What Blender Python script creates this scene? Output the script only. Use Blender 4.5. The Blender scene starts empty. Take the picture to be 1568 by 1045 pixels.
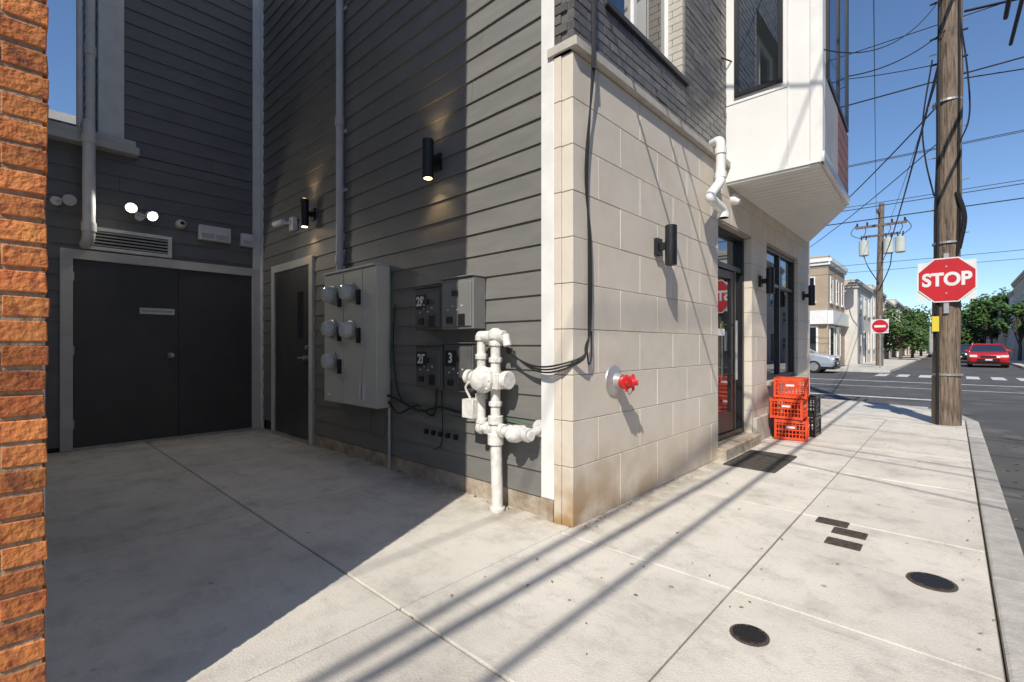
import bpy, math, random
from mathutils import Vector, Matrix
random.seed(7)
R=random.random
def U(a,b): return a+(b-a)*R()
scene=bpy.context.scene
# ---------------------------------------------------------------- materials
def M(name,c1,c2=None,rough=.6,metal=0,scale=2,bump=0,bscale=60,stretch=(1,1,1),island=0,spec=.5,emit=None,es=1,detail=6,c3=None,s3=25,t3=(.62,.7),lo=.35,hi=.65,ior=1.5):
    m=bpy.data.materials.new(name); m.use_nodes=True
    nt=m.node_tree; N=nt.nodes; L=nt.links
    b=N['Principled BSDF']
    b.inputs['Roughness'].default_value=rough; b.inputs['Metallic'].default_value=metal
    b.inputs['Specular IOR Level'].default_value=spec; b.inputs['IOR'].default_value=ior
    c1=tuple(c1)+(1,); c2=(tuple(c2)+(1,)) if c2 else tuple(min(1,x*.82) for x in c1[:3])+(1,)
    tc=N.new('ShaderNodeTexCoord'); mp=N.new('ShaderNodeMapping'); mp.inputs['Scale'].default_value=stretch
    L.new(tc.outputs['Object'],mp.inputs[0])
    n=N.new('ShaderNodeTexNoise'); n.inputs['Scale'].default_value=scale; n.inputs['Detail'].default_value=detail; n.inputs['Roughness'].default_value=.62
    L.new(mp.outputs[0],n.inputs['Vector'])
    r=N.new('ShaderNodeMapRange'); r.inputs['From Min'].default_value=lo; r.inputs['From Max'].default_value=hi
    L.new(n.outputs['Fac'],r.inputs['Value'])
    mx=N.new('ShaderNodeMix'); mx.data_type='RGBA'; mx.inputs['A'].default_value=c1; mx.inputs['B'].default_value=c2
    L.new(r.outputs[0],mx.inputs['Factor']); out=mx.outputs['Result']
    if c3:
        n3=N.new('ShaderNodeTexNoise'); n3.inputs['Scale'].default_value=s3; n3.inputs['Detail'].default_value=4
        L.new(mp.outputs[0],n3.inputs['Vector'])
        r3=N.new('ShaderNodeMapRange'); r3.inputs['From Min'].default_value=t3[0]; r3.inputs['From Max'].default_value=t3[1]
        L.new(n3.outputs['Fac'],r3.inputs['Value'])
        m3=N.new('ShaderNodeMix'); m3.data_type='RGBA'; m3.inputs['B'].default_value=tuple(c3)+(1,)
        L.new(r3.outputs[0],m3.inputs['Factor']); L.new(out,m3.inputs['A']); out=m3.outputs['Result']
    if island:
        g=N.new('ShaderNodeNewGeometry'); h=N.new('ShaderNodeMapRange')
        h.inputs['To Min'].default_value=1-island; h.inputs['To Max'].default_value=1+island
        L.new(g.outputs['Random Per Island'],h.inputs['Value'])
        v=N.new('ShaderNodeVectorMath'); v.operation='SCALE'; L.new(out,v.inputs[0]); L.new(h.outputs[0],v.inputs['Scale']); out=v.outputs[0]
    L.new(out,b.inputs['Base Color'])
    if bump:
        nb=N.new('ShaderNodeTexNoise'); nb.inputs['Scale'].default_value=bscale; nb.inputs['Detail'].default_value=5
        L.new(mp.outputs[0],nb.inputs['Vector'])
        bp=N.new('ShaderNodeBump'); bp.inputs['Strength'].default_value=bump; bp.inputs['Distance'].default_value=.01
        L.new(nb.outputs['Fac'],bp.inputs['Height']); L.new(bp.outputs[0],b.inputs['Normal'])
    if emit:
        b.inputs['Emission Color'].default_value=tuple(emit)+(1,); b.inputs['Emission Strength'].default_value=es
    return m

def concrete(name,base,island=.05,walls=True):
    m=M(name,base,tuple(x*.88 for x in base),rough=.88,scale=1.6,bump=.35,bscale=110,island=island)
    nt=m.node_tree;N=nt.nodes;L=nt.links;b=N['Principled BSDF']
    src=b.inputs['Base Color'].links[0].from_socket
    tc=[x for x in N if x.type=='TEX_COORD'][0]
    def noise(sc,det,rg=.6,st=(1,1,1),dist=0):
        mp=N.new('ShaderNodeMapping'); mp.inputs['Scale'].default_value=st; L.new(tc.outputs['Object'],mp.inputs[0])
        f=N.new('ShaderNodeTexNoise'); f.inputs['Scale'].default_value=sc; f.inputs['Detail'].default_value=det; f.inputs['Roughness'].default_value=rg; f.inputs['Distortion'].default_value=dist; L.new(mp.outputs[0],f.inputs['Vector']); return f.outputs['Fac']
    def rng(v,a,c,lo,hi):
        r=N.new('ShaderNodeMapRange'); r.inputs['From Min'].default_value=a; r.inputs['From Max'].default_value=c; r.inputs['To Min'].default_value=lo; r.inputs['To Max'].default_value=hi; L.new(v,r.inputs['Value']); return r.outputs[0]
    def op(a,c,o='MULTIPLY'):
        q=N.new('ShaderNodeMath'); q.operation=o
        for i,x in enumerate((a,c)):
            if isinstance(x,(int,float)): q.inputs[i].default_value=x
            else: L.new(x,q.inputs[i])
        return q.outputs[0]
    f=rng(noise(170,3),.3,.7,.88,1.08)
    f=op(f,rng(noise(3.2,10,.75),.5,.75,1,.70))
    f=op(f,rng(noise(9,8,.75),.54,.72,1,.80))
    f=op(f,rng(noise(.6,5,.6),.46,.70,1,.78))
    f=op(f,rng(noise(2.2,7,.7,(.5,3,1)),.58,.76,1,.72))
    vo=N.new('ShaderNodeTexVoronoi'); vo.inputs['Scale'].default_value=3.3; L.new(tc.outputs['Object'],vo.inputs['Vector'])
    f=op(f,rng(vo.outputs['Distance'],.03,.06,.55,1))
    vo=N.new('ShaderNodeTexVoronoi'); vo.inputs['Scale'].default_value=14; L.new(tc.outputs['Object'],vo.inputs['Vector'])
    f=op(f,rng(vo.outputs['Distance'],.05,.09,.75,1))
    v=N.new('ShaderNodeVectorMath'); v.operation='SCALE'; L.new(src,v.inputs[0]); L.new(f,v.inputs['Scale']); out=v.outputs[0]
    if walls: # dirt gathered along the wall bases
        sp=N.new('ShaderNodeSeparateXYZ'); L.new(tc.outputs['Object'],sp.inputs[0]); X,Y=sp.outputs['X'],sp.outputs['Y']
        a=op(rng(Y,2.15,2.58,0,1),rng(X,-2.1,-1.95,1,0))
        c=op(rng(X,-1.5,-1.82,0,1),rng(Y,2.5,2.6,0,1))
        d=rng(X,-6.6,-7.4,0,1)
        w=op(op(a,c,'MAXIMUM'),d,'MAXIMUM'); w=op(w,rng(noise(5,8,.7),.36,.62,0,.75))
        # rust run-off in the sidewalk joints and near the covers
        w2=op(rng(noise(1.3,8,.7),.60,.74,0,.35),1)
        mx=N.new('ShaderNodeMix'); mx.data_type='RGBA'; mx.inputs['B'].default_value=(.25,.19,.12,1); L.new(op(w,w2,'MAXIMUM'),mx.inputs['Factor']); L.new(out,mx.inputs['A']); out=mx.outputs['Result']
    L.new(out,b.inputs['Base Color'])
    return m

m_walk=concrete('sidewalk_concrete',(.685,.64,.565),.05)
m_walk2=concrete('far_concrete',(.6,.57,.51),.05,False)
m_joint=M('joint_dirt',(.17,.14,.11),rough=.95)
m_curb=M('curb_granite',(.48,.46,.42),(.36,.345,.32),rough=.85,scale=8,bump=.5,island=.12)
m_asph=M('asphalt',(.095,.094,.093),(.065,.065,.065),rough=.9,scale=.6,bump=.5,bscale=120,c3=(.15,.145,.14),s3=1.3,t3=(.55,.75))
m_ground=M('ground_mat',(.07,.07,.07),(.09,.085,.08),rough=.95,scale=.2)
m_paint=M('road_paint',(.7,.7,.68),(.40,.40,.39),rough=.8,scale=9)
m_sid=M('siding_dark',(.195,.190,.176),(.162,.160,.150),rough=.5,scale=2.5,stretch=(1,1,6),island=.05,bump=.08,bscale=120)
m_sid2=M('siding_blue',(.22,.30,.42),rough=.6,scale=2,island=.05)
m_trim=M('trim_white',(.82,.81,.78),(.72,.71,.68),rough=.5,scale=5)
m_trimg=M('trim_greige',(.62,.60,.56),(.54,.52,.48),rough=.6,scale=5)
m_block=M('block_beige',(.70,.63,.53),(.63,.565,.475),rough=.85,scale=3,bump=.3,bscale=160,island=.03,c3=(.53,.46,.37),s3=1.7,t3=(.56,.88))
nt=m_block.node_tree;N=nt.nodes;L=nt.links;b=N['Principled BSDF'];src=b.inputs['Base Color'].links[0].from_socket
tc=[x for x in N if x.type=='TEX_COORD'][0]; sp=N.new('ShaderNodeSeparateXYZ'); L.new(tc.outputs['Object'],sp.inputs[0])
ns=N.new('ShaderNodeTexNoise'); ns.inputs['Scale'].default_value=4; ns.inputs['Detail'].default_value=6; L.new(tc.outputs['Object'],ns.inputs['Vector'])
rz=N.new('ShaderNodeMapRange'); rz.inputs['From Min'].default_value=.0; rz.inputs['From Max'].default_value=.6; rz.inputs['To Min'].default_value=1; rz.inputs['To Max'].default_value=0; L.new(sp.outputs['Z'],rz.inputs['Value'])
ry=N.new('ShaderNodeMapRange'); ry.inputs['From Min'].default_value=2.6; ry.inputs['From Max'].default_value=4.2; ry.inputs['To Min'].default_value=1; ry.inputs['To Max'].default_value=.4; L.new(sp.outputs['Y'],ry.inputs['Value'])
rn=N.new('ShaderNodeMapRange'); rn.inputs['From Min'].default_value=.3; rn.inputs['From Max'].default_value=.6; L.new(ns.outputs['Fac'],rn.inputs['Value'])
q1=N.new('ShaderNodeMath'); q1.operation='MULTIPLY'; L.new(rz.outputs[0],q1.inputs[0]); L.new(ry.outputs[0],q1.inputs[1])
q2=N.new('ShaderNodeMath'); q2.operation='MULTIPLY'; L.new(q1.outputs[0],q2.inputs[0]); L.new(rn.outputs[0],q2.inputs[1])
mx=N.new('ShaderNodeMix'); mx.data_type='RGBA'; mx.inputs['B'].default_value=(.34,.20,.075,1); L.new(q2.outputs[0],mx.inputs['Factor']); L.new(src,mx.inputs['A']); L.new(mx.outputs['Result'],b.inputs['Base Color'])
m_mort=M('block_mortar',(.40,.36,.31),rough=.95)
m_cap=M('stone_cap',(.50,.46,.40),(.40,.37,.33),rough=.8,scale=6,bump=.3)
m_dbrick=M('charcoal_brick',(.095,.09,.086),(.15,.142,.135),rough=.34,scale=10,island=.30,bump=.2,bscale=90,lo=.4,hi=.75)
m_dmort=M('charcoal_mortar',(.15,.14,.13),rough=.9)
m_core=M('core_dark',(.06,.06,.06),rough=.9)
m_rbrick=M('red_brick',(.50,.135,.045),(.60,.23,.065),rough=.85,scale=7,island=.32,bump=.9,bscale=60,c3=(.20,.055,.03),s3=20,t3=(.52,.72))
m_rmort=M('red_mortar',(.46,.33,.22),(.28,.19,.12),rough=.95,scale=30,bump=.8)
m_bounce=M('bounce_white',(.80,.79,.77),(.76,.75,.73),rough=.9)  # made-up white finish that bounces light off the unseen party wall
m_white=M('panel_white',(.80,.79,.76),(.74,.73,.70),rough=.45,scale=1.5)
m_frame=M('black_frame',(.018,.018,.02),rough=.35)
m_door=M('door_charcoal',(.052,.051,.050),(.064,.063,.061),rough=.42,scale=3)
m_glass=M('dark_glass',(.02,.026,.03),rough=.02,spec=1.0,ior=2.3)
m_glassb=M('blue_glass',(.03,.07,.14),rough=.04,spec=1.0,ior=2.0)
m_box=M('meter_enclosure',(.58,.59,.53),(.52,.53,.48),rough=.45,scale=3)
m_boxd=M('breaker_box_dark',(.085,.084,.082),(.11,.11,.107),rough=.45,scale=6)
m_boxg=M('breaker_box_grey',(.20,.20,.195),rough=.45)
m_meter=M('meter_glass',(.62,.64,.62),rough=.12,spec=.9)
m_metal=M('galvanised',(.52,.52,.51),rough=.4,metal=.6,scale=20)
m_pvc=M('pvc_white',(.84,.83,.80),(.74,.73,.70),rough=.4,scale=6)
m_cond=M('conduit_grey',(.62,.62,.61),rough=.45)
m_gas=M('gas_paint',(.80,.79,.75),(.60,.58,.54),rough=.5,scale=22,bump=.25)
m_black=M('black_metal',(.015,.015,.016),rough=.4)
m_cable=M('cable_black',(.012,.012,.013),rough=.6)
m_green=M('cable_green',(.03,.18,.06),rough=.5)
m_red=M('red_enamel',(.62,.02,.025),(.5,.02,.02),rough=.35)
m_sred=M('sign_red',(.58,.015,.022),rough=.4)
m_swhite=M('sign_white',(.8,.8,.8),rough=.4)
m_crate=M('crate_orange',(.76,.085,.02),(.60,.055,.012),rough=.5,island=.08,scale=9)
m_wood=M('pole_wood',(.27,.20,.145),(.11,.085,.065),rough=.9,scale=7,stretch=(5,5,.35),bump=1.0,bscale=14,lo=.35,hi=.62,c3=(.06,.048,.04),s3=9,t3=(.56,.66))
m_mat=M('rubber_mat',(.05,.045,.04),(.10,.09,.075),rough=.9,scale=25,bump=.8,bscale=200)
m_iron=M('cast_iron',(.07,.055,.045),(.14,.11,.09),rough=.6,metal=.4,scale=30,bump=.4)
m_fnd=M('foundation_concrete',(.26,.19,.12),(.46,.41,.34),rough=.95,scale=6,bump=1,bscale=25)
m_lampw=M('lamp_glow_warm',(.9,.8,.6),emit=(1,.72,.36),es=14)
m_lampc=M('lamp_glow_cool',(.9,.9,.9),emit=(1,.95,.82),es=14)
m_leaf=M('foliage',(.07,.135,.028),(.035,.08,.018),rough=.6,island=.5)
m_dry=M('dry_leaf',(.22,.16,.05),(.12,.13,.03),rough=.8,island=.5)
m_bark=M('bark',(.12,.09,.07),rough=.95,bump=.6,scale=8)
m_tan=M('tan_stucco',(.50,.41,.30),(.44,.36,.27),rough=.9,scale=1)
m_cream=M('cream_stucco',(.66,.63,.57),(.57,.545,.50),rough=.9,scale=1)
m_hbrick=M('house_brick',(.33,.17,.12),(.26,.12,.09),rough=.9,scale=2)
m_hbrick2=M('house_brick_tan',(.42,.33,.24),(.36,.28,.2),rough=.9,scale=2)
m_brownp=M('panel_terracotta',(.26,.10,.06),(.22,.085,.05),rough=.5,scale=3)
m_greyp=M('panel_grey',(.40,.39,.38),rough=.5,scale=3)
m_tyre=M('tyre',(.02,.02,.02),rough=.8)
m_yel=M('tag_yellow',(.75,.6,.05),rough=.5)
# ---------------------------------------------------------------- builders
def roundpoly(pts,rad,n=6):
    P=[Vector(p) for p in pts]; out=[P[0]]
    for i in range(1,len(P)-1):
        a,b,c=P[i-1],P[i],P[i+1]; r=min(rad,(a-b).length*.48,(c-b).length*.48)
        s=b+(a-b).normalized()*r; e=b+(c-b).normalized()*r
        for k in range(n+1):
            t=k/n; out.append(s*(1-t)**2+b*2*t*(1-t)+e*t*t)
    out.append(P[-1]); return out
class MB:
    def __init__(s): s.v=[]; s.f=[]; s.m=[]; s.cm=0
    def add(s,vs,fs):
        o=len(s.v); s.v+= [tuple(p) for p in vs]; s.f+=[tuple(i+o for i in f) for f in fs]; s.m+=[s.cm]*len(fs)
    def hexa(s,p):
        s.add(p,[(0,3,2,1),(4,5,6,7),(0,1,5,4),(1,2,6,5),(2,3,7,6),(3,0,4,7)])
    def box(s,x0,x1,y0,y1,z0,z1):
        s.hexa([(x0,y0,z0),(x1,y0,z0),(x1,y1,z0),(x0,y1,z0),(x0,y0,z1),(x1,y0,z1),(x1,y1,z1),(x0,y1,z1)])
    def prism(s,poly,z0,z1):
        n=len(poly); vs=[(x,y,z0) for x,y in poly]+[(x,y,z1) for x,y in poly]
        s.add(vs,[tuple(range(n-1,-1,-1)),tuple(range(n,2*n))]+[(i,(i+1)%n,n+(i+1)%n,n+i) for i in range(n)])
    def cyl(s,p0,p1,r,r2=None,n=16,cap=True):
        if r2 is None: r2=r
        p0=Vector(p0);p1=Vector(p1);d=(p1-p0).normalized()
        a=d.orthogonal().normalized(); b=d.cross(a)
        vs=[]
        for p,rr in((p0,r),(p1,r2)):
            for i in range(n):
                t=2*math.pi*i/n; vs.append(p+a*math.cos(t)*rr+b*math.sin(t)*rr)
        fs=[(i,(i+1)%n,n+(i+1)%n,n+i) for i in range(n)]
        if cap: fs+=[tuple(range(n-1,-1,-1)),tuple(range(n,2*n))]
        s.add(vs,fs)
    def tube(s,pts,r,n=8,sub=6,smooth=True):
        P=[Vector(p) for p in pts]
        if smooth and len(P)>2:
            Q=[]
            E=[P[0]*2-P[1]]+P+[P[-1]*2-P[-2]]
            for i in range(1,len(E)-2):
                for k in range(sub):
                    t=k/sub; a,b,c,d=E[i-1],E[i],E[i+1],E[i+2]
                    Q.append(.5*((2*b)+(c-a)*t+(2*a-5*b+4*c-d)*t*t+(3*b-a-3*c+d)*t**3))
            Q.append(P[-1]); P=Q
        up=None; vs=[]
        for i,p in enumerate(P):
            d=(P[min(i+1,len(P)-1)]-P[max(i-1,0)]).normalized()
            if up is None: up=d.orthogonal().normalized()
            up=(up-d*up.dot(d)).normalized(); b=d.cross(up)
            rr=r(i/(len(P)-1)) if callable(r) else r
            for k in range(n):
                t=2*math.pi*k/n; vs.append(p+up*math.cos(t)*rr+b*math.sin(t)*rr)
        fs=[]
        for i in range(len(P)-1):
            for k in range(n): fs.append((i*n+k,i*n+(k+1)%n,(i+1)*n+(k+1)%n,(i+1)*n+k))
        fs+=[tuple(range(n-1,-1,-1)),tuple(range((len(P)-1)*n,len(P)*n))]
        s.add(vs,fs)
    def lathe(s,c,axis,prof,n=20):
        c=Vector(c);d=Vector(axis).normalized();a=d.orthogonal().normalized();b=d.cross(a);vs=[]
        for h,r in prof:
            for i in range(n):
                t=2*math.pi*i/n; vs.append(c+d*h+a*math.cos(t)*r+b*math.sin(t)*r)
        fs=[]
        for j in range(len(prof)-1):
            for i in range(n): fs.append((j*n+i,j*n+(i+1)%n,(j+1)*n+(i+1)%n,(j+1)*n+i))
        fs+=[tuple(range(n-1,-1,-1)),tuple(range((len(prof)-1)*n,len(prof)*n))]
        s.add(vs,fs)
    def done(s,name,mats,parent=None,bevel=0,smooth=False,seg=1):
        me=bpy.data.meshes.new(name); me.from_pydata(s.v,[],s.f)
        if not isinstance(mats,(list,tuple)): mats=[mats]
        for m in mats: me.materials.append(m)
        me.polygons.foreach_set('material_index',s.m)
        me.update()
        import bmesh
        bm=bmesh.new(); bm.from_mesh(me); bmesh.ops.recalc_face_normals(bm,faces=bm.faces); bm.to_mesh(me); bm.free()
        o=bpy.data.objects.new(name,me); scene.collection.objects.link(o)
        if parent: o.parent=parent
        if bevel:
            md=o.modifiers.new('bevel','BEVEL'); md.width=bevel; md.segments=seg; md.limit_method='ANGLE'
        if smooth:
            me.shade_smooth()
            try: me.set_sharp_from_angle(angle=math.radians(40))
            except Exception: pass
        return o
def grp(name):
    e=bpy.data.objects.new(name,None); e.empty_display_size=.2; scene.collection.objects.link(e); return e
class F:
    def __init__(s,p0,p1,base=0):
        s.p=Vector(p0); s.d=(Vector(p1)-Vector(p0)).normalized(); s.n=Vector((s.d.y,-s.d.x)); s.b=base
    def pt(s,a,o,z):
        q=s.p+s.d*(a-s.b)+s.n*o; return Vector((q.x,q.y,z))
    def box(s,mb,a0,a1,o0,o1,z0,z1):
        P=s.pt; mb.hexa([P(a0,o1,z0),P(a1,o1,z0),P(a1,o0,z0),P(a0,o0,z0),P(a0,o1,z1),P(a1,o1,z1),P(a1,o0,z1),P(a0,o0,z1)])
    def cyl(s,mb,a,z,o0,o1,r,r2=None,n=20): mb.cyl(s.pt(a,o0,z),s.pt(a,o1,z),r,r2,n)
    def frame(s,mb,a0,a1,z0,z1,w,o0,o1,bottom=True):
        s.box(mb,a0,a0+w,o0,o1,z0,z1); s.box(mb,a1-w,a1,o0,o1,z0,z1)
        s.box(mb,a0+w,a1-w,o0,o1,z1-w,z1)
        if bottom: s.box(mb,a0+w,a1-w,o0,o1,z0,z0+w)
    def text(s,txt,a,o,z,size,mat,parent,off=0,name='label_text',sx=1):
        c=bpy.data.curves.new(name,'FONT'); c.body=txt; c.size=size; c.align_x='CENTER'; c.align_y='CENTER'; c.offset=off; c.extrude=.0008
        ob=bpy.data.objects.new(name,c); scene.collection.objects.link(ob); c.materials.append(mat)
        X=Vector((s.d.x,s.d.y,0));Z=Vector((s.n.x,s.n.y,0));Y=Vector((0,0,1))
        m=Matrix((X*sx,Y,Z)).transposed().to_4x4(); m.translation=s.pt(a,o,z); ob.matrix_world=m
        ob.parent=parent; return ob
XF=-1.834; YS=2.60; XB=-7.42
FR=F((XF,0),(XF,1)); SD=F((0,YS),(1,YS)); BK=F((XB,0),(XB,1))
def siding(mb,fr,a0,a1,z0,z1,e=.178):
    z=z0
    while z<z1-.01:
        zt=min(z+e,z1); cuts=[a0]; x=a0+U(.6,3.6)
        while x<a1-.5: cuts.append(x); x+=3.66
        cuts.append(a1)
        for i in range(len(cuts)-1):
            s0=cuts[i]+.001; s1=cuts[i+1]-.001; j=U(-.001,.001)
            P=fr.pt
            mb.add([P(s0,.018+j,z),P(s1,.018+j,z),P(s1,.004,zt+.004),P(s0,.004,zt+.004),P(s0,-.01,z),P(s1,-.01,z)],[(0,1,2,3),(4,5,1,0)])
        z+=e
# ---------------------------------------------------------------- ground
g=MB(); g.add([(-600,-600,-.15),(600,-600,-.15),(600,900,-.15),(-600,900,-.15)],[(0,1,2,3)]); g.done('ground',m_ground)
g=MB(); g.add([(.3,-60,-.144),(8,-60,-.144),(8,12.7,-.144),(.3,12.7,-.144)],[(0,1,2,3)])
g.add([(-80,12.7,-.144),(80,12.7,-.144),(80,30,-.144),(-80,30,-.144)],[(0,1,2,3)])
g.add([(-2.3,30,-.144),(3.0,30,-.144),(3.0,300,-.144),(-2.3,300,-.144)],[(0,1,2,3)])
g.done('road',m_asph)
g=MB()
def mark(x0,x1,y0,y1): g.add([(x0,y0,-.139),(x1,y0,-.139),(x1,y1,-.139),(x0,y1,-.139)],[(0,1,2,3)])
mark(-60,60,22.6,22.85); mark(-60,60,19.6,19.75)
mark(-5,-.4,13.4,13.8); mark(-5,-.2,15.5,15.8)
for i in range(10): mark(-2.6+i*.75,-2.2+i*.75,26.6,28.8)
mark(.9,7.5,9.4,9.75); mark(3.9,4.02,-30,9)
g.done('road_markings',m_paint)
g=MB()
for k in range(9):
    x=U(.6,1.6); y=U(4.5,11); r=U(.12,.28); n=9
    g.add([(x+r*U(.6,1)*math.cos(6.283*i/n),y+r*U(1,1.8)*math.sin(6.283*i/n),-.1405+.0004*k) for i in range(n)],[tuple(range(n))])
g.done('road_patches',M('asphalt_patch',(.16,.15,.14),(.05,.05,.05),rough=.95,scale=5))
base=MB(); base.prism([(-9.5,-30),(.14,-30),(.14,10.6),(-.1,11.5),(-.7,12.2),(-1.6,12.52),(-60,12.52),(-60,9.3),(-9.5,9.3)],-.14,-.012)
bs=base.done('sidewalk',m_joint)
sl=MB()
def slab(x0,x1,y0,y1,gap=.004):
    z=U(-.002,.002); dz=U(-.002,.002)
    gx=gap; sl.hexa([(x0+gx,y0+gx,-.05),(x1-gx,y0+gx,-.05),(x1-gx,y1-gx,-.05),(x0+gx,y1-gx,-.05),(x0+gx,y0+gx,z),(x1-gx,y0+gx,z),(x1-gx,y1-gx,z+dz),(x0+gx,y1-gx,z+dz)])
ys=[1.24-1.21*k for k in range(10,0,-1)]+[1.24,2.45,3.9,5.4,6.9,8.4,9.9]
for i in range(len(ys)-1):
    slab(-1.86,-.8,ys[i],ys[i+1]); slab(-.8,.14,ys[i],ys[i+1])
xs=[-7.42,-5.5,-3.7,-1.86]
for i in range(3):
    slab(xs[i],xs[i+1],.03,1.24); slab(xs[i],xs[i+1],1.24,2.64)
sl.prism([(-1.855,9.905),(.135,9.905),(.135,10.6),(-.1,11.45),(-.7,12.15),(-1.6,12.47),(-1.855,12.47)],-.05,.001)
x=-1.865
for k in range(12): slab(x-1.5,x,9.62,11.0); slab(x-1.5,x,11.0,12.5); x-=1.5
sl.done('sidewalk_slabs',m_walk,bs,bevel=.006)
cb=MB()
for k in range(22):
    y=-28+k*1.75
    cb.box(.145+U(0,.003),.30+U(-.004,.004),y+.004,y+1.746,-.15,.004+U(-.003,.003))
poly=[(.14,10.6),(-.1,11.5),(-.7,12.2),(-1.6,12.52)]; pol2=[(.30,10.5),(.06,11.62),(-.62,12.38),(-1.6,12.7)]
for i in range(3):
    cb.prism([poly[i],poly[i+1],pol2[i+1],pol2[i]][::-1],-.15,.003)
cb.box(-60,-1.6,12.525,12.7,-.15,.003)
cb.done('curb',m_curb,bevel=.014,seg=2)
fw=MB(); fw.box(-60,-2.3,30.0,33.2,-.15,-.01); fw.box(-4.8,-2.3,33.2,260,-.15,-.01); fw.box(3.0,5,30,260,-.15,-.01); fw.box(8,10,-60,12.6,-.15,-.01);fw.box(5,60,30,33,-.15,-.01)
fw.done('far_sidewalk',m_walk2,bevel=.01)
lv=MB()
def leafat(x,y,s):
    a=U(0,6.28); c,d=math.cos(a)*s,math.sin(a)*s; z=.006; lv.add([(x-c,y-d,z),(x+d*.5,y-c*.5,z+s*.3),(x+c,y+d,z+s*.1),(x-d*.5,y+c*.5,z+s*.25)],[(0,1,2,3)])
for k in range(70): leafat(U(-1.8,.1),U(1.2,9.5),U(.006,.015))
for k in range(60): leafat(U(-7.2,-2.2),2.585-abs(random.gauss(0,.06)),U(.006,.018))
for k in range(90): leafat(XF+.03+abs(random.gauss(0,.05)),U(2.6,9.4),U(.005,.015))
for k in range(60): leafat(U(-1,-.6) if k%2 else U(.02,.14),U(1.5,9.4),U(.005,.012))
for k in range(60): leafat(U(.32,.8),U(3,10.5),U(.01,.03))
lv.v=[(x,y,z-.147 if x>.305 else z) for x,y,z in lv.v]
lv.done('fallen_leaves',m_dry)
# ---------------------------------------------------------------- main building
B=grp('corner_apartment_building')
H=9.3
c=MB()
c.box(XB+.02,-2.35,YS+.03,9.55,0,H); c.box(-12,XB-.02,1.0,9.5,0,H)
c.box(-9.5,XB-.02,.1,.98,0,3.55)
c.done('core_walls',m_core,B)
s=MB(); siding(s,SD,XB,-2.1,.14,H); s.done('side_siding',m_sid,B)
s=MB(); siding(s,BK,.07,YS,.05,3.55); siding(s,BK,1.0,YS,3.55+.01,H); s.done('rear_siding',m_sid,B)
s=MB(); siding(s,F((0,1.0),(1,1.0)),-12,XB,3.56,H); s.done('rear_return_siding',m_sid2,B)
s=MB(); SD.box(s,XB+1.7,-2.1,-.03,.008,-.02,.132); SD.box(s,-2.1,-1.99,-.03,.05,-.02,.148); s.done('foundation_strip',m_fnd,B)
s=MB()
SD.box(s,-2.1,-1.988,-.04,.045,.15,H)
SD.box(s,XB,XB+.10,0.0,.035,0,H); BK.box(s,YS-.13,YS-.036,0,.03,0,H)
BK.box(s,.78,1.02,-.1,.035,3.69,H)
s.done('corner_boards',m_trim,B,bevel=.004)
s=MB(); BK.box(s,.3,1.15,-.1,.16,3.52,3.61); BK.box(s,.3,1.12,-.1,.13,3.612,3.69); s.done('roof_ledge',m_trimg,B,bevel=.006)
bl=MB(); bk=MB()
zc=[-.02,.394]+[.394+.306*k for k in range(1,10)]
def blocks(fr,a0,a1,z0,z1,o0,o1,start=0,L=.61):
    for i in range(len(zc)-1):
        b0=max(zc[i],z0); b1=min(zc[i+1],z1)
        if b1-b0<.02: continue
        x=start-(L/2 if i%2 else 0)-L*4
        while x<a1:
            p=max(x,a0); q=min(x+L,a1)
            if q-p>.02: fr.box(bl,p+.002,q-.002,o0,o1+U(-.0012,.0012),b0+.002,b1-.002)
            x+=L
regs=[(2.56,5.2,0,3.15),(5.2,6.35,2.56,3.15),(6.35,7.0,0,3.15),(7.0,8.75,0,.66),(7.0,8.75,2.6,3.15),(8.75,9.62,0,3.15)]
for a0,a1,z0,z1 in regs:
    blocks(FR,a0,a1,z0,z1,-.09,0,2.56)
    FR.box(bk,max(a0+.003,2.645),a1-.003,-.52,-.005,z0-.02,z1)
for i in range(len(zc)-1):
    bl.box(-1.985,-1.925,2.552,2.66,zc[i]+.002,zc[i+1]-.002)
bl.done('block_veneer',m_block,B,bevel=.003)
bk.done('block_backing',m_mort,B)
s=MB(); FR.box(s,2.535,9.64,-.2,.045,3.153,3.225); SD.box(s,-1.99,-1.834+.0,-.0,.066,3.153,3.223); s.done('stone_cap',m_cap,B,bevel=.008)
br=MB(); bb=MB()
def bricks(mb,fr,a0,a1,z0,z1,o,L=.203,h=.0677,jit=.002,gap=.008,start=0,pop=0):
    i=0; z=z0
    while z<z1-.02:
        x=start-(L/2 if i%2 else 0)
        while x>a0: x-=L
        while x<a1:
            p=max(x,a0);q=min(x+L,a1)
            if q-p>.03:
                j=U(-jit,jit)+(pop if (R()<.22) else 0); k=U(-.001,.001)
                P=fr.pt; u0=p+gap/2;u1=q-gap/2;w0=z+gap/2;w1=min(z+h,z1)-gap/2
                mb.hexa([P(u0,o+j,w0),P(u1,o+j+k,w0),P(u1,o-.05,w0),P(u0,o-.05,w0),P(u0,o+j+U(-.001,.001),w1),P(u1,o+j-k,w1),P(u1,o-.05,w1),P(u0,o-.05,w1)])
            x+=L
        z+=h; i+=1
WN=(3.0,4.36,3.68,5.5)
for a0,a1,z0,z1 in [(2.57,WN[0],3.23,6.4),(WN[1],5.448,3.23,6.4),(WN[0],WN[1],3.23,WN[2]-.04),(WN[0],WN[1],WN[3],6.4)]:
    bricks(br,FR,a0,a1,z0,z1,0,pop=.003)
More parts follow.
